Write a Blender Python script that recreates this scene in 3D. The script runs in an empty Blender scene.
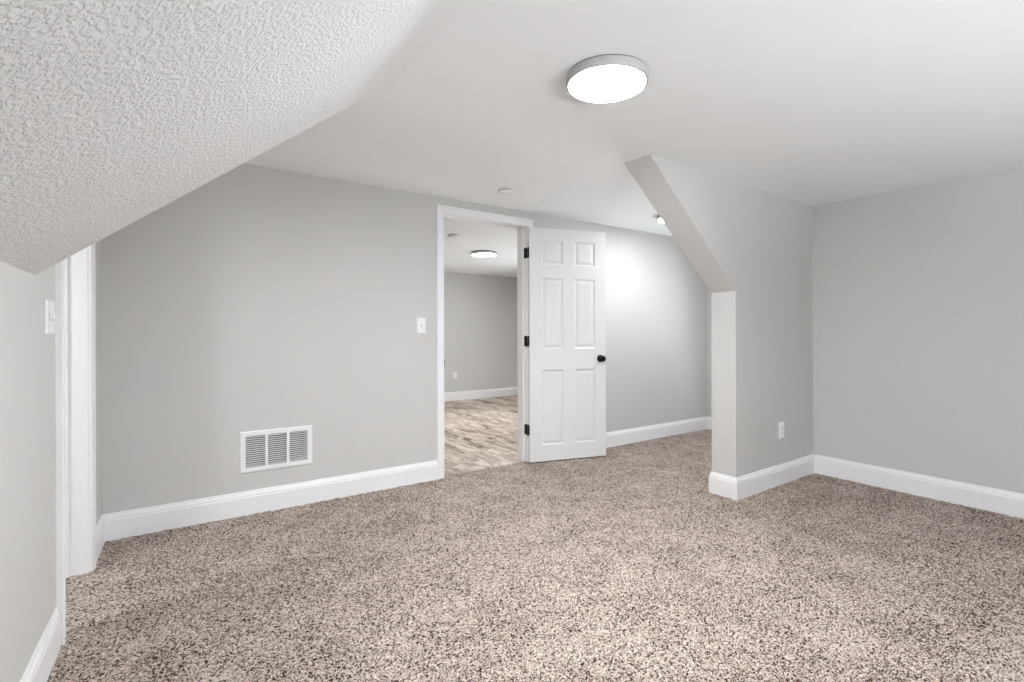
import bpy, bmesh, math, random
import numpy as np
from mathutils import Vector, Matrix

random.seed(7)
C = bpy.context.scene.collection
sc = bpy.context.scene

# ------------------------------------------------------------------ camera
EYE = 1.1193
YAW = math.radians(34.1083)
ROLL = math.radians(-0.1777)
cam_d = bpy.data.cameras.new('camera')
cam = bpy.data.objects.new('camera', cam_d)
C.objects.link(cam)
fw = Vector((math.sin(YAW), math.cos(YAW), 0))
rt = Vector((math.cos(YAW), -math.sin(YAW), 0))
up = Vector((0, 0, 1))
r2 = rt * math.cos(ROLL) + up * math.sin(ROLL)
u2 = up * math.cos(ROLL) - rt * math.sin(ROLL)
m = Matrix((r2, u2, -fw)).transposed().to_4x4()
m.translation = (0, 0, EYE)
cam.matrix_world = m
cam_d.sensor_fit = 'HORIZONTAL'
cam_d.sensor_width = 36
cam_d.lens = 36 * 485.49 / 1024
cam_d.shift_y = -(341 - 333.67) / 1024
cam_d.clip_start = 0.02
sc.camera = cam

# ------------------------------------------------------------------ world, exposure, lamp power
GLO, GHI = -0.40, -0.20
GROUND_FILL, SKY = 21.5, 1.1   # bright lower half added as upward fill for the ceilings, dimmer sky above
w = bpy.data.worlds.new('world')
sc.world = w
w.use_nodes = True
_nt = w.node_tree
_tc = _nt.nodes.new('ShaderNodeTexCoord'); _sx = _nt.nodes.new('ShaderNodeSeparateXYZ'); _mr = _nt.nodes.new('ShaderNodeMapRange')
_mr.inputs['From Min'].default_value = GLO; _mr.inputs['From Max'].default_value = GHI
_mr.inputs['To Min'].default_value = GROUND_FILL; _mr.inputs['To Max'].default_value = SKY
_nt.links.new(_tc.outputs['Generated'], _sx.inputs['Vector']); _nt.links.new(_sx.outputs['Z'], _mr.inputs['Value'])
_nt.links.new(_mr.outputs['Result'], _nt.nodes['Background'].inputs[1])
_nt.nodes['Background'].inputs[0].default_value = (0.945, 0.99, 1.04, 1)
sc.view_settings.view_transform = 'Standard'
sc.view_settings.look = 'None'
sc.view_settings.gamma = 1
sc.view_settings.use_curve_mapping = False
sc.view_settings.exposure = 0.46
LAMP_ROOM = 164.0        # emission of the disc lights' diffusers
LAMP_ALCOVE = 40.0
LAMP_FAR = 150.0
LAMP_SIDE = 98.0
sc.cycles.use_denoising = True
sc.cycles.max_bounces = 14
sc.cycles.diffuse_bounces = 10

# ------------------------------------------------------------------ measures of the place
XL, XR, XA, XE = -0.3837, 4.2010, 5.0842, 3.0870
YB, YP, YP2, YS, YF = 3.4418, 1.8653, 2.0480, 2.10, 7.33
YREAR = -2.4
XC, ZK = 0.6642, 1.3082
ZFAR = 2.15
WT = 0.135                                   # thickness of the back wall
DX0, DX1, DH = 1.688, 2.485, 2.057           # doorway in the back wall
LY0, LY1, LH = 2.435, 3.022, 2.03            # doorway in the left wall
def yp(x): return YP + (x - XE) * 0.014          # the partition runs slightly out of square
def xl(y): return XL + max(0.0, y - 2.1) * 0.011         # and so does the left wall beyond the slope
def zc(y): return 2.1445 + 0.0272 * (y - 1.9)

# ------------------------------------------------------------------ materials
def mat(name):
    m = bpy.data.materials.new(name); m.use_nodes = True
    nt = m.node_tree; b = nt.nodes['Principled BSDF']
    return m, nt, b
def node(nt, kind, **kw):
    n = nt.nodes.new(kind)
    for k, v in kw.items():
        if k in n.inputs: n.inputs[k].default_value = v
        else: setattr(n, k, v)
    return n
def paint(name, col, rough=0.6, bump=0.05, scale=220, vary=0.015):
    m, nt, b = mat(name)
    tc = node(nt, 'ShaderNodeTexCoord')
    n1 = node(nt, 'ShaderNodeTexNoise', Scale=1.3, Detail=3.0)
    nt.links.new(tc.outputs['Object'], n1.inputs['Vector'])
    rp = node(nt, 'ShaderNodeValToRGB')
    rp.color_ramp.elements[0].position = 0.3; rp.color_ramp.elements[1].position = 0.7
    rp.color_ramp.elements[0].color = tuple(c * (1 - vary) for c in col) + (1,)
    rp.color_ramp.elements[1].color = tuple(min(1, c * (1 + vary)) for c in col) + (1,)
    nt.links.new(n1.outputs['Fac'], rp.inputs['Fac'])
    nt.links.new(rp.outputs['Color'], b.inputs['Base Color'])
    b.inputs['Roughness'].default_value = rough
    b.inputs['Specular IOR Level'].default_value = 0.3
    if bump:
        n2 = node(nt, 'ShaderNodeTexNoise', Scale=float(scale), Detail=2.0)
        nt.links.new(tc.outputs['Object'], n2.inputs['Vector'])
        bp = node(nt, 'ShaderNodeBump', Strength=bump, Distance=0.002)
        nt.links.new(n2.outputs['Fac'], bp.inputs['Height'])
        nt.links.new(bp.outputs['Normal'], b.inputs['Normal'])
    return m
def plain(name, col, rough=0.5, metal=0.0):
    m, nt, b = mat(name)
    tc = node(nt, 'ShaderNodeTexCoord')
    n1 = node(nt, 'ShaderNodeTexNoise', Scale=40.0, Detail=2.0)
    nt.links.new(tc.outputs['Object'], n1.inputs['Vector'])
    mr = node(nt, 'ShaderNodeMapRange')
    mr.inputs['To Min'].default_value = rough - 0.04; mr.inputs['To Max'].default_value = rough + 0.04
    nt.links.new(n1.outputs['Fac'], mr.inputs['Value'])
    nt.links.new(mr.outputs['Result'], b.inputs['Roughness'])
    b.inputs['Base Color'].default_value = tuple(col) + (1,)
    b.inputs['Metallic'].default_value = metal
    return m

M_WALL = paint('warm_grey_wall_paint', (0.61, 0.606, 0.594), 0.62)
M_CEIL = paint('flat_ceiling_paint', (0.855, 0.87, 0.875), 0.8, 0.03)
M_TRIM = paint('white_trim_paint', (0.86, 0.86, 0.865), 0.38, 0.02, 90, 0.004)
M_DOOR = paint('white_door_paint', (0.80, 0.80, 0.805), 0.42, 0.03, 120, 0.004)
M_PLATE = plain('white_plastic', (0.86, 0.86, 0.86), 0.35)
M_SLOT = plain('dark_slot', (0.03, 0.03, 0.03), 0.6)
M_BLACK = plain('matt_black_metal', (0.003, 0.003, 0.003), 0.32, 0.0)
M_BLACK.node_tree.nodes['Principled BSDF'].inputs['Specular IOR Level'].default_value = 0.25
M_SCREW = plain('screw_metal', (0.5, 0.5, 0.5), 0.35, 0.8)
M_STEEL = plain('strike_steel', (0.25, 0.24, 0.22), 0.4, 0.8)
M_VENT = plain('white_enamel', (0.84, 0.84, 0.84), 0.4)
M_DUCT = plain('dark_duct_metal', (0.06, 0.06, 0.06), 0.7)
M_SHADOW_GAP = plain('shadow_gap_grey', (0.22, 0.22, 0.22), 0.6)  # dark grey that paints in the shade where fittings meet the ceiling
M_BODY = plain('lamp_body_plastic', (0.42, 0.42, 0.42), 0.45)

def textured_ceiling():
    m, nt, b = mat('stippled_slope_paint')
    tc = node(nt, 'ShaderNodeTexCoord')
    b.inputs['Base Color'].default_value = (0.835, 0.845, 0.847, 1)
    b.inputs['Roughness'].default_value = 0.8
    b.inputs['Specular IOR Level'].default_value = 0.2
    ns = node(nt, 'ShaderNodeTexNoise', Scale=95.0, Detail=3.0, Roughness=0.55, Distortion=0.0)
    nt.links.new(tc.outputs['Object'], ns.inputs['Vector'])
    r = node(nt, 'ShaderNodeMapRange', interpolation_type='SMOOTHSTEP')
    r.inputs['From Min'].default_value = 0.40; r.inputs['From Max'].default_value = 0.60
    nt.links.new(ns.outputs['Fac'], r.inputs['Value'])
    # the stipple thins out where the slope rolls into the flat ceiling
    sx = node(nt, 'ShaderNodeSeparateXYZ')
    nt.links.new(tc.outputs['Object'], sx.inputs['Vector'])
    fd = node(nt, 'ShaderNodeMapRange', interpolation_type='SMOOTHSTEP')
    fd.inputs['From Min'].default_value = 0.35; fd.inputs['From Max'].default_value = 0.66
    fd.inputs['To Min'].default_value = 1.0; fd.inputs['To Max'].default_value = 0.08
    nt.links.new(sx.outputs['X'], fd.inputs['Value'])
    mu = node(nt, 'ShaderNodeMath', operation='MULTIPLY')
    nt.links.new(r.outputs['Result'], mu.inputs[0]); nt.links.new(fd.outputs['Result'], mu.inputs[1])
    bp = node(nt, 'ShaderNodeBump', Strength=0.8, Distance=0.0048)
    nt.links.new(mu.outputs['Value'], bp.inputs['Height'])
    nt.links.new(bp.outputs['Normal'], b.inputs['Normal'])
    return m
M_SLOPE = textured_ceiling()

def carpet_mat():
    m, nt, b = mat('frieze_carpet')
    tc = node(nt, 'ShaderNodeTexCoord')
    dn = node(nt, 'ShaderNodeTexNoise', Scale=60.0, Detail=2.0)
    nt.links.new(tc.outputs['Object'], dn.inputs['Vector'])
    mixv = node(nt, 'ShaderNodeVectorMath', operation='MULTIPLY_ADD')
    mixv.inputs[1].default_value = (0.006, 0.006, 0.006)
    nt.links.new(dn.outputs['Color'], mixv.inputs[0]); nt.links.new(tc.outputs['Object'], mixv.inputs[2])
    vo = node(nt, 'ShaderNodeTexVoronoi', Scale=205.0)
    nt.links.new(mixv.outputs['Vector'], vo.inputs['Vector'])
    sp = node(nt, 'ShaderNodeSeparateColor')
    nt.links.new(vo.outputs['Color'], sp.inputs['Color'])
    # patches where the pile lies differently
    pn = node(nt, 'ShaderNodeTexNoise', Scale=4.2, Detail=4.0, Roughness=0.6)
    nt.links.new(tc.outputs['Object'], pn.inputs['Vector'])
    pm = node(nt, 'ShaderNodeMapRange')
    pm.inputs['From Min'].default_value = 0.3; pm.inputs['From Max'].default_value = 0.7
    pm.inputs['To Min'].default_value = -0.10; pm.inputs['To Max'].default_value = 0.10
    nt.links.new(pn.outputs['Fac'], pm.inputs['Value'])
    ad = node(nt, 'ShaderNodeMath', operation='ADD')
    nt.links.new(sp.outputs['Red'], ad.inputs[0]); nt.links.new(pm.outputs['Result'], ad.inputs[1])
    rp = node(nt, 'ShaderNodeValToRGB')
    e = rp.color_ramp.elements
    e[0].position = 0.0; e[0].color = (0.035, 0.024, 0.018, 1)
    e[1].position = 1.0; e[1].color = (0.80, 0.70, 0.635, 1)
    for p, c in ((0.19, (0.060, 0.040, 0.028)), (0.30, (0.27, 0.212, 0.175)), (0.43, (0.43, 0.357, 0.310)), (0.80, (0.60, 0.512, 0.455))):
        x = e.new(p); x.color = c + (1,)
    nt.links.new(ad.outputs['Value'], rp.inputs['Fac'])
    nt.links.new(rp.outputs['Color'], b.inputs['Base Color'])
    b.inputs['Roughness'].default_value = 0.95
    b.inputs['Specular IOR Level'].default_value = 0.02
    b.inputs['Sheen Weight'].default_value = 0.0
    n2 = node(nt, 'ShaderNodeTexNoise', Scale=260.0, Detail=2.0)
    nt.links.new(tc.outputs['Object'], n2.inputs['Vector'])
    a2 = node(nt, 'ShaderNodeMath', operation='MULTIPLY_ADD')
    a2.inputs[1].default_value = -1.2
    nt.links.new(vo.outputs['Distance'], a2.inputs[0]); nt.links.new(n2.outputs['Fac'], a2.inputs[2])
    bp = node(nt, 'ShaderNodeBump', Strength=0.7, Distance=0.005)
    nt.links.new(a2.outputs['Value'], bp.inputs['Height'])
    nt.links.new(bp.outputs['Normal'], b.inputs['Normal'])
    return m
M_CARPET = carpet_mat()

def plank_mat():
    m, nt, b = mat('weathered_plank_floor')
    tc = node(nt, 'ShaderNodeTexCoord')
    mp = node(nt, 'ShaderNodeMapping'); mp.inputs['Rotation'].default_value = (0, 0, math.pi / 2)
    nt.links.new(tc.outputs['Object'], mp.inputs['Vector'])
    br = node(nt, 'ShaderNodeTexBrick', Scale=1.0, offset=0.37)
    br.inputs['Brick Width'].default_value = 1.2; br.inputs['Row Height'].default_value = 0.15
    br.inputs['Mortar Size'].default_value = 0.0015
    br.inputs['Color1'].default_value = (0, 0, 0, 1); br.inputs['Color2'].default_value = (1, 1, 1, 1)
    br.inputs['Mortar'].default_value = (0.2, 0.2, 0.2, 1)
    nt.links.new(mp.outputs['Vector'], br.inputs['Vector'])
    m2 = node(nt, 'ShaderNodeMapping'); m2.inputs['Scale'].default_value = (4.2, 1.5, 1)
    nt.links.new(tc.outputs['Object'], m2.inputs['Vector'])
    off = node(nt, 'ShaderNodeVectorMath', operation='MULTIPLY_ADD')
    off.inputs[1].default_value = (7, 7, 7)
    nt.links.new(br.outputs['Color'], off.inputs[0]); nt.links.new(m2.outputs['Vector'], off.inputs[2])
    n1 = node(nt, 'ShaderNodeTexNoise', Scale=2.2, Detail=7.0, Roughness=0.65, Distortion=0.9)
    nt.links.new(off.outputs['Vector'], n1.inputs['Vector'])
    sp = node(nt, 'ShaderNodeSeparateColor'); nt.links.new(br.outputs['Color'], sp.inputs['Color'])
    mm = node(nt, 'ShaderNodeMath', operation='MULTIPLY_ADD'); mm.inputs[1].default_value = 0.14
    nt.links.new(sp.outputs['Red'], mm.inputs[0]); nt.links.new(n1.outputs['Fac'], mm.inputs[2])
    rp = node(nt, 'ShaderNodeValToRGB')
    e = rp.color_ramp.elements
    e[0].position = 0.36; e[0].color = (0.10, 0.070, 0.050, 1)
    e[1].position = 0.80; e[1].color = (0.78, 0.71, 0.64, 1)
    for p, c in ((0.46, (0.22, 0.168, 0.128)), (0.55, (0.40, 0.328, 0.265)), (0.66, (0.57, 0.49, 0.415))):
        x = e.new(p); x.color = c + (1,)
    nt.links.new(mm.outputs['Value'], rp.inputs['Fac'])
    nt.links.new(rp.outputs['Color'], b.inputs['Base Color'])
    b.inputs['Roughness'].default_value = 0.45
    bp = node(nt, 'ShaderNodeBump', Strength=0.2, Distance=0.001)
    nt.links.new(n1.outputs['Fac'], bp.inputs['Height'])
    nt.links.new(bp.outputs['Normal'], b.inputs['Normal'])
    return m
M_PLANK = plank_mat()

def lamp_mat(name, s):
    m, nt, b = mat(name)
    b.inputs['Base Color'].default_value = (0.9, 0.9, 0.9, 1)
    b.inputs['Emission Color'].default_value = (0.975, 1.0, 1.025, 1)
    b.inputs['Emission Strength'].default_value = s
    return m

# ------------------------------------------------------------------ mesh helpers
class MB:
    def __init__(self): self.v = []; self.f = []; self.sm = []
    def add(self, vs, fs, smooth=False):
        n = len(self.v); self.v += [tuple(p) for p in vs]
        self.f += [tuple(i + n for i in f) for f in fs]; self.sm += [smooth] * len(fs)
    def hexa(self, b4, t4):
        self.add(list(b4) + list(t4), [(3, 2, 1, 0), (4, 5, 6, 7), (0, 1, 5, 4), (1, 2, 6, 5), (2, 3, 7, 6), (3, 0, 4, 7)])
    def box(self, x0, y0, z0, x1, y1, z1):
        self.hexa([(x0, y0, z0), (x1, y0, z0), (x1, y1, z0), (x0, y1, z0)], [(x0, y0, z1), (x1, y0, z1), (x1, y1, z1), (x0, y1, z1)])
    def prism(self, poly, fn):
        """poly: 2D outline; fn(p, s) -> 3D for s = 0, 1"""
        n = len(poly)
        self.add([fn(p, 0) for p in poly] + [fn(p, 1) for p in poly],
                 [tuple(range(n - 1, -1, -1)), tuple(range(n, 2 * n))] + [(i, (i + 1) % n, n + (i + 1) % n, n + i) for i in range(n)])
    def lathe(self, prof, seg=48, fn=None, smooth=True):
        """prof: (r, h) list; fn maps (x, y, h) to the thing's space"""
        fn = fn or (lambda x, y, h: (x, y, h))
        rings = []
        vs = []; fs = []
        for r, h in prof:
            if r < 1e-7:
                rings.append([len(vs)]); vs.append(fn(0, 0, h))
            else:
                rings.append(list(range(len(vs), len(vs) + seg)))
                vs += [fn(r * math.cos(2 * math.pi * i / seg), r * math.sin(2 * math.pi * i / seg), h) for i in range(seg)]
        for a, b in zip(rings, rings[1:]):
            for i in range(seg):
                j = (i + 1) % seg
                if len(a) == 1: fs.append((a[0], b[j], b[i]))
                elif len(b) == 1: fs.append((a[i], a[j], b[0]))
                else: fs.append((a[i], a[j], b[j], b[i]))
        self.add(vs, fs, smooth)
    def sweep(self, prof, path, dirs, nrm):
        """prof (u, v) carried along path: point + u*dir + v*nrm, capped"""
        n = len(prof); vs = []; fs = []
        for p, d in zip(path, dirs):
            for u, v in prof:
                vs.append(Vector(p) + Vector(d) * u + Vector(nrm) * v)
        for k in range(len(path) - 1):
            for i in range(n):
                j = (i + 1) % n
                fs.append((k * n + i, k * n + j, (k + 1) * n + j, (k + 1) * n + i))
        fs.append(tuple(range(n - 1, -1, -1))); fs.append(tuple((len(path) - 1) * n + i for i in range(n)))
        self.add(vs, fs)
    def build(self, name, m, parent=None, bevel=0, fix=True):
        me = bpy.data.meshes.new(name)
        me.from_pydata(self.v, [], self.f); me.update()
        for p, s in zip(me.polygons, self.sm): p.use_smooth = s
        if fix:
            bm = bmesh.new(); bm.from_mesh(me)
            bmesh.ops.recalc_face_normals(bm, faces=bm.faces[:])
            bm.to_mesh(me); bm.free()
        me.materials.append(m)
        o = bpy.data.objects.new(name, me); C.objects.link(o)
        if parent: o.parent = parent
        if bevel:
            b = o.modifiers.new('bevel', 'BEVEL'); b.width = bevel; b.segments = 2; b.limit_method = 'ANGLE'; b.angle_limit = math.radians(40)
        return o
def tag(o, label=None, cat=None, group=None, kind=None):
    if label: o['label'] = label
    if cat: o['category'] = cat
    if group: o['group'] = group
    if kind: o['kind'] = kind
    return o
def empty(name, loc=(0, 0, 0), rz=0):
    o = bpy.data.objects.new(name, None); C.objects.link(o)
    o.location = loc; o.rotation_euler = (0, 0, rz); o.empty_display_size = 0.1
    return o
def copy_tree(o, parent=None):
    c = o.copy(); C.objects.link(c)
    if parent: c.parent = parent
    for ch in list(o.children): copy_tree(ch, c)
    return c
def struct(o, label, cat): return tag(o, label, cat, kind='structure')

def wall_cells(mb, us, vs, solid, fn):
    """a wall on a grid of cells; solid(i, j) says which are filled; fn(u, v, s) -> 3D, s = 0 front, 1 back"""
    nu, nv = len(us) - 1, len(vs) - 1
    S = lambda i, j: 0 <= i < nu and 0 <= j < nv and solid(i, j)
    for i in range(nu):
        for j in range(nv):
            if not S(i, j): continue
            u0, u1, v0, v1 = us[i], us[i + 1], vs[j], vs[j + 1]
            for s in (0, 1): mb.add([fn(u0, v0, s), fn(u1, v0, s), fn(u1, v1, s), fn(u0, v1, s)], [(0, 1, 2, 3)])
            for di, dj, a, b in ((-1, 0, (u0, v0), (u0, v1)), (1, 0, (u1, v0), (u1, v1)), (0, -1, (u0, v0), (u1, v0)), (0, 1, (u0, v1), (u1, v1))):
                if not S(i + di, j + dj):
                    mb.add([fn(*a, 0), fn(*b, 0), fn(*b, 1), fn(*a, 1)], [(0, 1, 2, 3)])
def weld(o):
    bm = bmesh.new(); bm.from_mesh(o.data)
    bmesh.ops.remove_doubles(bm, verts=bm.verts[:], dist=1e-5)
    bmesh.ops.recalc_face_normals(bm, faces=bm.faces[:])
    bm.to_mesh(o.data); bm.free()

# ------------------------------------------------------------------ the shell
VX0, VX1, VZ0, VZ1 = 0.318, 0.684, 0.282, 0.486          # hole behind the return grille
mb = MB()
us = [XL - 0.12, VX0, VX1, DX0 - 0.018, DX1 + 0.018, XA + 0.12]
vs = [0, VZ0, VZ1, DH + 0.018, 2.26]
wall_cells(mb, us, vs, lambda i, j: not ((i == 1 and j == 1) or (i == 3 and j < 3)), lambda u, v, s: (u, YB + s * WT, v))
o = struct(mb.build('wall_back', M_WALL), 'light grey painted back wall with the open doorway and the return grille', 'wall'); weld(o)

mb = MB()
us = [YREAR, 2.1, LY0 - 0.018, LY1 + 0.018, YB + 0.01]
vs = [0, LH + 0.018, 2.26]
wall_cells(mb, us, vs, lambda i, j: not (i == 2 and j == 0), lambda u, v, s: (xl(u) - s * 0.115, u, v))
o = struct(mb.build('wall_left', M_WALL), 'light grey painted left wall under the sloped ceiling, with a narrow doorway', 'wall'); weld(o)

WY0, WY1, WZ0, WZ1 = -2.1, -1.7, 0.25, 1.25               # unseen fill window added in the right wall, behind the camera's view
mb = MB()
us = [YREAR - 0.1, WY0, WY1, YP + 0.09]; vs = [0, WZ0, WZ1, 2.26]
wall_cells(mb, us, vs, lambda i, j: not (i == 1 and j == 1), lambda u, v, s: (XR + s * 0.12, u, v))
o = struct(mb.build('wall_right', M_WALL), 'plain grey painted wall on the right', 'wall'); weld(o)
RX0, RX1 = -0.15, 2.6                                          # unseen fill window added in the rear wall
mb = MB()
us = [XL - 0.12, RX0, RX1, XR + 0.12]
wall_cells(mb, us, vs, lambda i, j: not (i == 1 and j == 1), lambda u, v, s: (u, YREAR - s * 0.12, v))
o = struct(mb.build('wall_rear', M_WALL), 'plain grey painted wall behind the camera', 'wall'); weld(o)
def window(name, loc, rz, width, label):  # unseen openings added only to let fill light onto the ceilings
    win = tag(empty(name, loc, rz), label, 'window', kind='structure')
    hw, hh = width / 2, WZ1 - WZ0
    mb = MB()
    mb.box(0.03, -hw, 0, 0.11, -hw + 0.04, hh); mb.box(0.03, hw - 0.04, 0, 0.11, hw, hh)
    mb.box(0.03, -hw + 0.04, 0, 0.11, hw - 0.04, 0.04); mb.box(0.03, -hw + 0.04, hh - 0.04, 0.11, hw - 0.04, hh)
    mb.box(0.04, -0.03, 0.04, 0.10, 0.03, hh - 0.04)
    mb.build('fill_window_frame', M_TRIM, win)
    mb = MB(); mb.box(-0.05, -hw - 0.05, -0.025, 0.03, hw + 0.05, 0.0); mb.build('fill_window_sill', M_TRIM, win, 0.003)
    pl = bpy.data.lights.new('fill_window_portal', 'AREA'); pl.shape = 'RECTANGLE'; pl.size = WZ1 - WZ0; pl.size_y = width  # sampling portal for the added opening
    pl.cycles.is_portal = True
    po = bpy.data.objects.new('fill_window_portal', pl); C.objects.link(po)
    po.parent = win
    po.location = (0.125, 0, hh / 2); po.rotation_euler = (0, math.pi / 2, 0)
window('fill_window_1', (XR, (WY0 + WY1) / 2, WZ0), 0, WY1 - WY0, 'unseen window added in the right wall behind the camera to light the ceiling')
window('fill_window_2', ((RX0 + RX1) / 2, YREAR, WZ0), -math.pi / 2, RX1 - RX0, 'unseen window added in the rear wall to light the ceiling')
AW0, AW1 = 2.14, 2.74                                        # fill window added in the alcove's end wall, hidden by the partition
mb = MB()
wall_cells(mb, [YP2 - 0.05, AW0, AW1, YB + 0.1], vs, lambda i, j: not (i == 1 and j == 1), lambda u, v, s: (XA + s * 0.12, u, v))
o = struct(mb.build('wall_alcove', M_WALL), 'grey painted end wall of the alcove behind the angled partition', 'wall'); weld(o)
window('fill_window_4', (XA, (AW0 + AW1) / 2, WZ0), 0, AW1 - AW0, 'unseen window added in the end wall of the alcove to brighten it')
XT = 2.2125
mb = MB()
mb.prism([(XE, 0), (XA + 0.05, 0), (XA + 0.05, 2.25), (XT - (2.25 - zc(YP)) * (XE - XT) / (zc(YP) - 1.4022), 2.25), (XE, 1.4022)],
         lambda p, s: (p[0], yp(p[0]) if s == 0 else YP2, p[1]))
struct(mb.build('wall_partition', M_WALL), 'grey partition wall with a slanted upper edge dividing off the alcove', 'wall')

# flat ceiling, a little higher towards the back wall
mb = MB()
def slab(x0, y0, x1, y1, t=0.12):
    mb.hexa([(x0, y0, zc(y0)), (x1, y0, zc(y0)), (x1, y1, zc(y1)), (x0, y1, zc(y1))],
            [(x0, y0, zc(y0) + t), (x1, y0, zc(y0) + t), (x1, y1, zc(y1) + t), (x0, y1, zc(y1) + t)])
xs0 = XC + 0.055
slab(xs0, YREAR - 0.1, XR + 0.1, YP); slab(xs0, YP, XA + 0.1, YS)
slab(XL - 0.11, YS, XA + 0.1, YB + 0.02)
struct(mb.build('ceiling', M_CEIL), 'smooth white flat ceiling with the round light', 'ceiling')

# sloped ceiling, rolling softly into the flat one
def slope_profile(y):
    zt = zc(y); t = 0.055
    a = math.atan2(zt - ZK, XC - XL)
    R = t / math.tan((math.pi - a) / 2 - 0) if False else t / math.tan(a / 2) * 1.0
    p0 = (XC - t * math.cos(a), zt - t * math.sin(a)); p1 = (XC + t, zt)
    cx, cz = XC + t, zt - R
    pts = [(XL, ZK)]
    n = 14
    for k in range(n + 1):
        th = math.pi / 2 + a * (1 - k / n)
        pts.append((cx + R * math.cos(th), cz + R * math.sin(th)))
    return pts
ys_list = [YREAR - 0.1, YS]
mb = MB()
P0, P1 = slope_profile(ys_list[0]), slope_profile(ys_list[1])
n = len(P0)
vsx = [(x, ys_list[0], z) for x, z in P0] + [(x, ys_list[1], z) for x, z in P1]
mb.add(vsx, [(i, i + 1, n + i + 1, n + i) for i in range(n - 1)], True)
top = [(XL - 0.1, y, ZK) for y in ys_list] + [(XL - 0.1, y, 2.26) for y in ys_list] + [(XC + 0.055, y, 2.26) for y in ys_list]
b = [(x, ys_list[0], z) for x, z in P0]; e = [(x, ys_list[1], z) for x, z in P1]
mb.add([(XL - 0.1, ys_list[0], ZK), (XL - 0.1, ys_list[0], 2.26), (XC + 0.055, ys_list[0], 2.26)] + b[::-1], [tuple(range(n + 3))])
mb.add([(XL - 0.1, ys_list[1], ZK), (XL - 0.1, ys_list[1], 2.26), (XC + 0.055, ys_list[1], 2.26)] + e[::-1], [tuple(range(n + 3))])
mb.add([top[0], top[1], top[3], top[2]], [(0, 1, 2, 3)])
mb.add([top[2], top[3], top[5], top[4]], [(0, 1, 2, 3)])
mb.add([b[-1], e[-1], top[5], top[4]], [(0, 1, 2, 3)])
mb.add([b[0], e[0], top[1], top[0]], [(0, 1, 2, 3)])
o = struct(mb.build('ceiling_sloped', M_SLOPE, fix=False), 'white stippled sloped ceiling rising from the low left wall', 'ceiling')
bm = bmesh.new(); bm.from_mesh(o.data); bmesh.ops.recalc_face_normals(bm, faces=bm.faces[:]); bm.to_mesh(o.data); bm.free()

# side room beyond the left doorway
SX, SY0, SY1 = -2.3, 1.2, YB
mb = MB()
mb.box(SX - 0.1, SY0, 0, SX, SY1, 2.2); mb.box(SX, SY0 - 0.1, 0, XL - 0.115, SY0, 2.2); mb.box(SX - 0.1, SY1, 0, XL - 0.12, SY1 + 0.1, 2.2)
struct(mb.build('wall_side_room', M_WALL), 'grey walls of the side room beyond the left doorway', 'wall')
mb = MB(); mb.box(SX - 0.1, SY0 - 0.1, 2.18, XL - 0.1105, SY1 + 0.1, 2.28)
struct(mb.build('ceiling_side_room', M_CEIL), 'flat white ceiling of the side room beyond the left doorway', 'ceiling')

# far room seen through the open doorway
FX0, FX1, FY0 = 0.6, 5.074, YB + WT
mb = MB()
mb.box(FX0 - 0.1, YF, 0, FX1 + 0.1, YF + 0.1, ZFAR + 0.05)
struct(mb.build('wall_far_room', M_WALL), 'grey back wall of the room seen through the doorway', 'wall')
FW0, FW1 = 4.6, 5.4                                          # fill window added in that room's right wall, out of sight
mb = MB()
wall_cells(mb, [FY0, FW0, FW1, YF], [0, WZ0, WZ1, ZFAR + 0.05], lambda i, j: not (i == 1 and j == 1), lambda u, v, s: (FX1 + s * 0.12, u, v))
o = struct(mb.build('wall_far_room_right', M_WALL), 'grey right wall of the room beyond the doorway', 'wall'); weld(o)
window('fill_window_3', (FX1, (FW0 + FW1) / 2, WZ0), 0, FW1 - FW0, 'unseen window added to light the room beyond the doorway')
mb = MB(); mb.box(FX0 - 0.1, FY0, 0, FX0, YF, ZFAR + 0.05)
struct(mb.build('wall_far_room_left', M_WALL), 'grey left wall of the room beyond the doorway', 'wall')
mb = MB(); mb.box(FX0 - 0.1, FY0, ZFAR, FX1 + 0.1, YF + 0.1, ZFAR + 0.1)
struct(mb.build('ceiling_far_room', M_CEIL), 'white ceiling of the room beyond the doorway', 'ceiling')
mb = MB(); mb.box(FX0 - 0.1, YB + 0.03, -0.08, FX1 + 0.1, YF + 0.1, -0.006)
struct(mb.build('floor_far_room', M_PLANK), 'weathered beige plank floor of the room beyond the doorway', 'floor')

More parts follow.
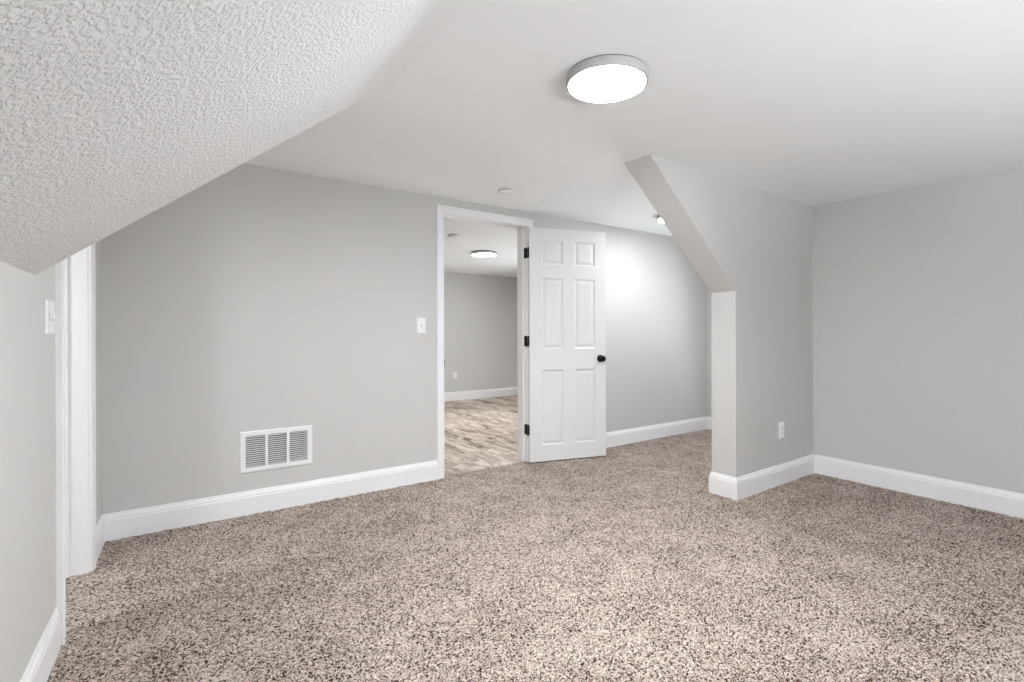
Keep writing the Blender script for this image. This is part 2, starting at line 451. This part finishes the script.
# carpet: a fine grid with a tufted, uneven surface
def carpet():
    st = 0.008
    xs = np.arange(SX - 0.05, XA + 0.08, st); ys = np.arange(YREAR - 0.05, YB + 0.05, st)
    nx, ny = len(xs), len(ys)
    rng = np.random.default_rng(3)
    X, Y = np.meshgrid(xs, ys, indexing='ij')
    Z = rng.uniform(-0.008, 0.0, (nx, ny))
    Z += rng.uniform(-0.002, 0.0, ((nx + 3) // 4, (ny + 3) // 4)).repeat(4, 0).repeat(4, 1)[:nx, :ny]
    X = X + rng.uniform(-0.003, 0.003, X.shape); Y = Y + rng.uniform(-0.003, 0.003, X.shape)
    Y[:, -1] = ys[-1]
    idx = np.arange(nx * ny).reshape(nx, ny)
    q = np.stack([idx[:-1, :-1], idx[1:, :-1], idx[1:, 1:], idx[:-1, 1:]], -1).reshape(-1, 4)
    cx = (xs[:-1] + st / 2)[:, None].repeat(ny - 1, 1).ravel(); cy = (ys[:-1] + st / 2)[None].repeat(nx - 1, 0).ravel()
    keep = ~((cx > XR + 0.06) & (cy < YP + 0.05)) & ~((cx < XL - 0.03) & (cy < SY0 - 0.05))
    keep &= ~((cy > YB + 0.04))
    keep &= ~((cy > YB + 0.02) & ((cx < DX0 - 0.02) | (cx > DX1 + 0.02)))
    q = q[keep]
    used = np.unique(q); remap = np.full(nx * ny, -1); remap[used] = np.arange(len(used))
    V = np.stack([X.ravel(), Y.ravel(), Z.ravel()], -1)[used]; q = remap[q]
    me = bpy.data.meshes.new('floor')
    me.vertices.add(len(V)); me.vertices.foreach_set('co', V.astype(np.float32).ravel())
    me.loops.add(q.size); me.loops.foreach_set('vertex_index', q.astype(np.int32).ravel())
    me.polygons.add(len(q)); me.polygons.foreach_set('loop_start', np.arange(0, q.size, 4, dtype=np.int32))
    me.polygons.foreach_set('use_smooth', np.ones(len(q), dtype=bool))
    me.update(calc_edges=True); me.validate()
    me.materials.append(M_CARPET)
    o = bpy.data.objects.new('floor', me); C.objects.link(o)
    return struct(o, 'speckled beige and brown frieze carpet covering the floor', 'carpet')
carpet()
mb = MB(); mb.box(SX - 0.12, YREAR - 0.14, -0.10, XA + 0.14, YB + 0.035, -0.03)  # added to stop the bright world leaking in through floor gaps
struct(mb.build('floor_light_block', M_DUCT), 'unseen dark slab added beneath the carpet to block light from below', 'floor')

# ------------------------------------------------------------------ baseboards
BB = [(0, -0.01), (0.015, -0.01), (0.015, 0.104), (0.0125, 0.110), (0.0125, 0.119), (0.008, 0.127), (0.005, 0.138), (0.004, 0.142), (0, 0.142)]
def board(name, path, dirs, label):
    mb = MB()
    mb.sweep(BB, [(x, y, 0) for x, y in path], [(a, b, 0) for a, b in dirs], (0, 0, 1))
    return struct(mb.build(name, M_TRIM), label, 'baseboard')
CW, CT = 0.060, 0.017      # casing width, thickness
board('baseboard_back', [(xl(YB), YB), (DX0 - CW - 0.002, YB)], [(0, -1), (0, -1)], 'white baseboard along the back wall under the return grille')
board('baseboard_back_alcove', [(DX1 + CW + 0.002, YB), (XA, YB)], [(0, -1), (0, -1)], 'white baseboard on the back wall behind the open door')
board('baseboard_alcove', [(XA, YP2), (XA, YB - 0.015)], [(-1, 0), (-1, 0)], 'white baseboard on the alcove end wall')
board('baseboard_partition', [(XR, yp(XR)), (XE, YP), (XE, YP2), (XA - 0.015, YP2)], [(0, -1), (-1, -1), (-1, 1), (0, 1)], 'white baseboard wrapping around the end of the partition wall')
board('baseboard_right', [(XR, YREAR), (XR, yp(XR) - 0.015)], [(-1, 0), (-1, 0)], 'white baseboard along the right wall')
board('baseboard_left', [(XL, YREAR), (XL, LY0 - CW - 0.012)], [(1, 0), (1, 0)], 'white baseboard on the low left wall below the light switch')
board('baseboard_left_corner', [(xl(LY1 + CW), LY1 + CW + 0.012), (xl(YB), YB - 0.015)], [(1, 0), (1, 0)], 'short white baseboard between the left doorway and the back corner')
board('baseboard_rear', [(XL + 0.015, YREAR), (XR - 0.015, YREAR)], [(0, 1), (0, 1)], 'white baseboard along the wall behind the camera')
board('baseboard_far_room', [(FX0, YF), (FX1, YF)], [(0, -1), (0, -1)], 'white baseboard in the room beyond the doorway')

# ------------------------------------------------------------------ door frames
CAS = [(0, 0), (0, 0.010), (0.006, 0.013), (0.014, 0.0115), (0.040, 0.0145), (0.046, CT), (CW - 0.003, CT), (CW, CT - 0.003), (CW, 0)]
rv = 0.004
t1 = tag(empty('trim_1', ((DX0 + DX1) / 2, YB, 0)), 'white casing and jamb framing the open doorway in the back wall', 'door frame', kind='structure')
ox, oy = t1.location.x, t1.location.y
mb = MB()
a, b_, h = DX0 - rv - ox, DX1 + rv - ox, DH + rv
mb.sweep(CAS, [(a, 0, -0.01), (a, 0, h), (b_, 0, h), (b_, 0, -0.01)], [(-1, 0, 0), (-1, 0, 1), (1, 0, 1), (1, 0, 0)], (0, -1, 0))
mb.build('casing', M_TRIM, t1)
mb = MB()
mb.sweep(CAS, [(a, WT, -0.01), (a, WT, h), (b_, WT, h), (b_, WT, -0.01)], [(-1, 0, 0), (-1, 0, 1), (1, 0, 1), (1, 0, 0)], (0, 1, 0))
mb.build('casing', M_TRIM, t1)
mb = MB()
d0, d1 = DX0 - ox, DX1 - ox
mb.box(d0 - 0.018, -0.001, -0.01, d0, WT + 0.001, DH); mb.box(d1, -0.001, -0.01, d1 + 0.018, WT + 0.001, DH)
mb.box(d0 - 0.018, -0.001, DH, d1 + 0.018, WT + 0.001, DH + 0.018)
mb.build('jamb', M_TRIM, t1, 0.0015)
mb = MB()
mb.box(d0, 0.040, -0.01, d0 + 0.011, 0.075, DH); mb.box(d1 - 0.011, 0.040, -0.01, d1, 0.075, DH); mb.box(d0 + 0.011, 0.040, DH - 0.011, d1 - 0.011, 0.075, DH)
mb.build('stop', M_TRIM, t1, 0.0015)
mb = MB(); mb.box(d0 - 0.001, 0.006, 0.865, d0 + 0.0015, 0.034, 0.922); mb.box(d0 - 0.0005, -0.004, 0.866, d0 + 0.006, 0.007, 0.921)
tag(mb.build('strike_plate', M_STEEL, t1, 0.001), 'small dark metal strike plate')

t2 = tag(empty('trim_2', (xl((LY0 + LY1) / 2), (LY0 + LY1) / 2, 0), -0.011), 'white casing and jamb of the narrow doorway at the far left', 'door frame', kind='structure')
CAS2 = [(u, v * 1.25) for u, v in CAS]
oy = t2.location.y
a, b_, h = LY0 - rv - oy, LY1 + rv - oy, LH + rv
mb = MB()
mb.sweep(CAS2, [(0, a, -0.01), (0, a, h), (0, b_, h), (0, b_, -0.01)], [(0, -1, 0), (0, -1, 1), (0, 1, 1), (0, 1, 0)], (1, 0, 0))
mb.build('casing', M_TRIM, t2)
mb = MB()
mb.sweep(CAS2, [(-0.115, a, -0.01), (-0.115, a, h), (-0.115, b_, h), (-0.115, b_, -0.01)], [(0, -1, 0), (0, -1, 1), (0, 1, 1), (0, 1, 0)], (-1, 0, 0))
mb.build('casing', M_TRIM, t2)
mb = MB()
a, b_ = LY0 - oy, LY1 - oy
mb.box(-0.116, a - 0.018, -0.01, 0.001, a, LH); mb.box(-0.116, b_, -0.01, 0.001, b_ + 0.018, LH); mb.box(-0.116, a - 0.018, LH, 0.001, b_ + 0.018, LH + 0.018)
mb.build('jamb', M_TRIM, t2, 0.0015)
mb = MB()
mb.box(-0.105, a, -0.01, -0.07, a + 0.011, LH); mb.box(-0.105, b_ - 0.011, -0.01, -0.07, b_, LH); mb.box(-0.105, a + 0.011, LH - 0.011, -0.07, b_ - 0.011, LH)
mb.build('stop', M_TRIM, t2, 0.0015)

# ------------------------------------------------------------------ the open six-panel door
DW, DT, DZ0, DZ1 = 0.742, 0.035, 0.006, 2.040
hinge = Vector((2.476, 3.386)); free = Vector((3.180, 3.188))
ang = math.atan2(free.y - hinge.y, free.x - hinge.x)
door = tag(empty('door_1', (hinge.x, hinge.y, DZ0), ang), 'white six-panel door swung wide open against the back wall', 'door', kind='structure')
mb = MB()
Hd = DZ1 - DZ0
au = [0, 0.115, 0.319, 0.430, 0.634, DW]
az = [0, 0.140, 0.796, 0.978, 1.598, 1.716, 1.930, Hd]
panels = {(i, j) for i in (1, 3) for j in (1, 3, 5)}
RING = [(0, 0), (0.011, 0.0085), (0.017, 0.0085), (0.040, 0.002)]
for face in (0, 1):
    yy = lambda dpt: dpt if face == 0 else DT - dpt
    for i in range(5):
        for j in range(7):
            u0, u1, v0, v1 = au[i], au[i + 1], az[j], az[j + 1]
            if (i, j) in panels:
                vs_ = []
                for ins, dp in RING:
                    vs_ += [(u0 + ins, yy(dp), v0 + ins), (u1 - ins, yy(dp), v0 + ins), (u1 - ins, yy(dp), v1 - ins), (u0 + ins, yy(dp), v1 - ins)]
                fs_ = []
                for k in range(len(RING) - 1):
                    for q in range(4):
                        fs_.append((k * 4 + q, k * 4 + (q + 1) % 4, k * 4 + 4 + (q + 1) % 4, k * 4 + 4 + q))
                k = 4 * (len(RING) - 1); fs_.append((k, k + 1, k + 2, k + 3))
                mb.add(vs_, fs_)
            else:
                mb.add([(u0, yy(0), v0), (u1, yy(0), v0), (u1, yy(0), v1), (u0, yy(0), v1)], [(0, 1, 2, 3)])
for i in range(5):
    for z in (0, Hd): mb.add([(au[i], 0, z), (au[i + 1], 0, z), (au[i + 1], DT, z), (au[i], DT, z)], [(0, 1, 2, 3)])
for j in range(7):
    for x in (0, DW): mb.add([(x, 0, az[j]), (x, 0, az[j + 1]), (x, DT, az[j + 1]), (x, DT, az[j])], [(0, 1, 2, 3)])
slab_o = mb.build('door_slab', M_DOOR, door); weld(slab_o)
KX, KZ = 0.684, 0.892 - DZ0
for side in (-1, 1):
    y0 = 0 if side < 0 else DT
    f = lambda x, y, h_: (KX + x, y0 + side * h_, KZ + y)
    mb = MB(); mb.lathe([(0.0, 0.022), (0.012, 0.022), (0.012, 0.034), (0.020, 0.037), (0.0265, 0.043), (0.0285, 0.051), (0.0265, 0.058), (0.019, 0.0635), (0.009, 0.066), (0, 0.0665)], 40, f)
    kb = tag(mb.build('door_knob', M_BLACK, door), 'round matt black door knob')
    mb = MB(); mb.lathe([(0, -0.001), (0.033, -0.001), (0.033, 0.005), (0.030, 0.009), (0.013, 0.011), (0.012, 0.026), (0, 0.026)], 40, f)
    mb.build('rosette', M_BLACK, kb)
mb = MB(); mb.box(DW - 0.0005, 0.006, KZ - 0.028, DW + 0.0015, DT - 0.006, KZ + 0.028)
mb.build('latch_plate', M_BLACK, door)
# hinges: knuckle at the jamb edge, one leaf on the jamb, one on the door's edge
inv = Matrix.Rotation(-ang, 2)
for zc_ in (1.824, 1.054, 0.282):
    mb = MB()
    kn = inv @ (Vector((2.4785, 3.4285)) - hinge)
    hz0, hz1 = zc_ - 0.044 - DZ0, zc_ + 0.044 - DZ0
    mb.lathe([(0, hz0 - 0.004), (0.004, hz0 - 0.003), (0.0065, hz0), (0.0065, hz1), (0.004, hz1 + 0.003), (0, hz1 + 0.004)], 16, lambda x, y, h_: (kn.x + x, kn.y + y, h_))
    c4 = [inv @ (Vector(p) - hinge) for p in ((2.4848, 3.426), (2.4848, 3.474), (2.4822, 3.474), (2.4822, 3.426))]
    mb.hexa([(p.x, p.y, hz0) for p in c4], [(p.x, p.y, hz1) for p in c4])
    mb.hexa([(-0.002, 0.004, hz0), (0.0004, 0.004, hz0), (0.0004, DT, hz0), (-0.002, DT, hz0)], [(-0.002, 0.004, hz1), (0.0004, 0.004, hz1), (0.0004, DT, hz1), (-0.002, DT, hz1)])
    tag(mb.build('hinge', M_BLACK, door), 'black butt hinge')

# ------------------------------------------------------------------ round flush ceiling lights
def ceiling_light(loc, power, label, rx=0.0):
    t = empty('ceiling_light', loc); t.rotation_euler = (rx, 0, 0)
    tag(t, label, 'ceiling light', 'round flush ceiling lights')
    R, T = 0.160, 0.038
    mb = MB(); mb.lathe([(0, -0.004), (R - 0.003, -0.004), (R, -0.008), (R, -0.010), (R, -T + 0.008), (R - 0.002, -T + 0.003), (R - 0.006, -T), (R - 0.012, -T), (R - 0.012, -T + 0.004), (0, -T + 0.004)], 96)
    mb.build('housing', M_BODY, t)
    mb = MB(); mb.lathe([(0, 0), (R - 0.006, 0), (R - 0.006, -0.0045), (0, -0.0045)], 96); mb.build('shadow_gap_plate', M_SHADOW_GAP, t)  # darker disc stands in for the shaded upper rim
    mb = MB(); mb.lathe([(R - 0.0125, -T + 0.0035), (R - 0.0125, -T - 0.0005), (R - 0.03, -T - 0.0015), (0, -T - 0.0022)], 96)
    mb.build('diffuser', lamp_mat('lit_diffuser', power), t)
    return t
TILT = math.atan(0.0272)
ceiling_light((1.378, 1.366, zc(1.366)), LAMP_ROOM, 'large round lit ceiling light above the carpet of the near room', TILT)
ceiling_light((3.630, 2.762, zc(2.762)), LAMP_ALCOVE, 'lit ceiling light peeking out past the slanted partition edge', TILT)
ceiling_light((3.15, 5.27, ZFAR), LAMP_FAR, 'small round lit ceiling light seen through the open doorway')
ceiling_light((-1.45, 2.2, 2.18), LAMP_SIDE, 'ceiling light in the side room beyond the left doorway')

# ------------------------------------------------------------------ smoke detectors
def smoke(loc, label, rx=0.0):
    t = empty('smoke_detector', loc); t.rotation_euler = (rx, 0, 0)
    tag(t, label, 'smoke detector', 'round smoke detectors')
    mb = MB(); mb.lathe([(0, 0), (0.052, 0), (0.052, -0.007), (0, -0.007)], 48); mb.build('base', M_SHADOW_GAP, t)  # dark grey ring paints the shaded edge above the cover
    mb = MB(); mb.lathe([(0, -0.0065), (0.056, -0.0065), (0.057, -0.010), (0.055, -0.019), (0.049, -0.026), (0.024, -0.029), (0, -0.029)], 48); mb.build('cover', M_PLATE, t)
    mb = MB(); mb.lathe([(0.0, -0.0295), (0.006, -0.0295), (0.006, -0.0325), (0, -0.033)], 16, lambda x, y, h_: (x + 0.022, y - 0.012, h_)); mb.build('test_button', M_SCREW, t)
    return t
smoke((1.975, 2.985, zc(2.985)), 'small white smoke detector on the ceiling of the near room', TILT)
smoke((2.33, 4.53, ZFAR), 'small white smoke detector on the ceiling beyond the doorway')

# ------------------------------------------------------------------ switches and outlets; front looks towards -Y
def plate_mb(w_, h_, t_=0.006):
    mb = MB()
    i = 0.004
    mb.hexa([(-w_ / 2, 0, -h_ / 2), (w_ / 2, 0, -h_ / 2), (w_ / 2, 0, h_ / 2), (-w_ / 2, 0, h_ / 2)],
            [(-w_ / 2, -0.002, -h_ / 2), (w_ / 2, -0.002, -h_ / 2), (w_ / 2, -0.002, h_ / 2), (-w_ / 2, -0.002, h_ / 2)])
    mb.hexa([(-w_ / 2, -0.002, -h_ / 2), (w_ / 2, -0.002, -h_ / 2), (w_ / 2, -0.002, h_ / 2), (-w_ / 2, -0.002, h_ / 2)],
            [(-w_ / 2 + i, -t_, -h_ / 2 + i), (w_ / 2 - i, -t_, -h_ / 2 + i), (w_ / 2 - i, -t_, h_ / 2 - i), (-w_ / 2 + i, -t_, h_ / 2 - i)])
    return mb
def screw(p, x, z, y=-0.006):
    mb = MB(); mb.lathe([(0, 0.0), (0.0032, 0.0), (0.003, 0.0012), (0, 0.0016)], 16, lambda a, b, h_: (x + a, y - h_, z + b))
    mb.build('screw', M_PLATE, p)
def switch(loc, rz, label, gangs=1):
    t = tag(empty('light_switch', loc, rz), label, 'light switch')
    w_ = 0.072 + 0.046 * (gangs - 1)
    plate_mb(w_, 0.118).build('plate', M_PLATE, t)
    for g in range(gangs):
        x = (g - (gangs - 1) / 2) * 0.046
        mb = MB(); mb.box(x - 0.0055, -0.0066, -0.0125, x + 0.0055, -0.0055, 0.0125); mb.build('toggle_slot', M_BODY, t)
        mb = MB()
        mb.hexa([(x - 0.004, -0.006, -0.009), (x + 0.004, -0.006, -0.009), (x + 0.004, -0.006, 0.007), (x - 0.004, -0.006, 0.007)],
                [(x - 0.0035, -0.018, 0.003), (x + 0.0035, -0.018, 0.003), (x + 0.0035, -0.016, 0.012), (x - 0.0035, -0.016, 0.012)])
        mb.build('toggle', M_PLATE, t, 0.001)
        screw(t, x, 0.030); screw(t, x, -0.030)
    return t
def outlet(loc, rz, label):
    t = tag(empty('wall_outlet', loc, rz), label, 'outlet')
    plate_mb(0.072, 0.118).build('plate', M_PLATE, t)
    for s in (-1, 1):
        zc2 = s * 0.0195
        mb = MB()
        prof = []
        for k in range(32):
            th = 2 * math.pi * k / 32
            prof.append((0.0168 * math.cos(th), max(-0.0125, min(0.0125, 0.0168 * math.sin(th))) + zc2))
        mb.prism(prof, lambda p, q: (p[0], -0.0055 - 0.002 * q, p[1]))
        rc = mb.build('receptacle', M_PLATE, t)
        mb = MB()
        mb.box(-0.0072, -0.0078, zc2 - 0.003, -0.0052, -0.0074, zc2 + 0.006); mb.box(0.0052, -0.0078, zc2 - 0.002, 0.0072, -0.0074, zc2 + 0.005)
        mb.lathe([(0, 0.0074), (0.0024, 0.0074), (0.0024, 0.0078), (0, 0.0078)], 12, lambda a, b, h_: (a, -h_, zc2 - 0.0075 + b))
        mb.build('slots', M_SLOT, rc)
    screw(t, 0, 0)
    return t
switch((1.497, YB, 1.183), 0, 'white single light switch on the back wall left of the open doorway')
switch((XL, 2.284, 1.181), math.pi / 2, 'white light switch on the low left wall beside the narrow doorway', 2)
outlet((3.694, yp(3.694), 0.392), math.atan(0.014), 'white outlet on the partition wall near the right corner')
outlet((3.80, YF, 0.42), 0, 'white outlet on the far wall seen through the open doorway')

# ------------------------------------------------------------------ return air grille
g = tag(empty('air_return_grille', (0.501, YB, 0.384)), 'white louvered return air grille low on the back wall', 'vent')
GW, GH, BR = 0.4225, 0.256, 0.031
mb = MB()
x0, x1, z0, z1 = -GW / 2, GW / 2, -GH / 2, GH / 2
FR = [(0, 0.002), (0, -0.004), (0.004, -0.008), (BR - 0.002, -0.008), (BR, -0.006), (BR, 0.010), (BR - 0.002, 0.010), (BR - 0.002, 0.002)]
pth = [(x0, 0, z0), (x1, 0, z0), (x1, 0, z1), (x0, 0, z1)]
drs = [(1, 0, 1), (-1, 0, 1), (-1, 0, -1), (1, 0, -1)]
nP = len(FR); vs_ = []; fs_ = []
for p, d in zip(pth, drs):
    for u, v in FR: vs_.append((p[0] + d[0] * u, v, p[2] + d[2] * u))
for k in range(4):
    for i in range(nP): fs_.append((k * nP + i, k * nP + (i + 1) % nP, ((k + 1) % 4) * nP + (i + 1) % nP, ((k + 1) % 4) * nP + i))
mb.add(vs_, fs_)
mb.build('frame', M_VENT, g)
ix0, ix1, iz0, iz1 = x0 + BR, x1 - BR, z0 + BR, z1 - BR
bw = 0.017
sw = (ix1 - ix0 - 2 * bw) / 3
for k in (1, 2):
    xx = ix0 + k * sw + (k - 1) * bw
    mb = MB(); mb.box(xx, -0.0075, iz0 - 0.001, xx + bw, 0.004, iz1 + 0.001); mb.build('divider', M_VENT, g, 0.001)
NS = 15
for k in range(3):
    xx = ix0 + k * (sw + bw)
    mb = MB()
    for i in range(NS):
        zz = iz0 + (i + 0.5) * (iz1 - iz0) / NS
        # blade tilted so that its front edge hangs lower
        mb.hexa([(xx - 0.001, -0.005, zz - 0.0025), (xx + sw + 0.001, -0.005, zz - 0.0025), (xx + sw + 0.001, 0.009, zz + 0.0013), (xx - 0.001, 0.009, zz + 0.0013)],
                [(xx - 0.001, -0.005, zz - 0.0013), (xx + sw + 0.001, -0.005, zz - 0.0013), (xx + sw + 0.001, 0.009, zz + 0.0025), (xx - 0.001, 0.009, zz + 0.0025)])
    mb.build('louver', M_VENT, g)
for sx in (-1, 1):
    mb = MB(); mb.lathe([(0, 0.008), (0.004, 0.008), (0.0038, 0.0095), (0, 0.010)], 16, lambda a, b, h_: (sx * (GW / 2 - BR / 2) + a, -h_, b)); mb.build('screw', M_VENT, g)
mb = MB(); mb.box(VX0 - 0.501 + 0.002, 0.09, VZ0 - 0.384 + 0.002, VX1 - 0.501 - 0.002, 0.095, VZ1 - 0.384 - 0.002)
tag(mb.build('duct_back', M_DUCT, g), 'dark duct behind the louvers')
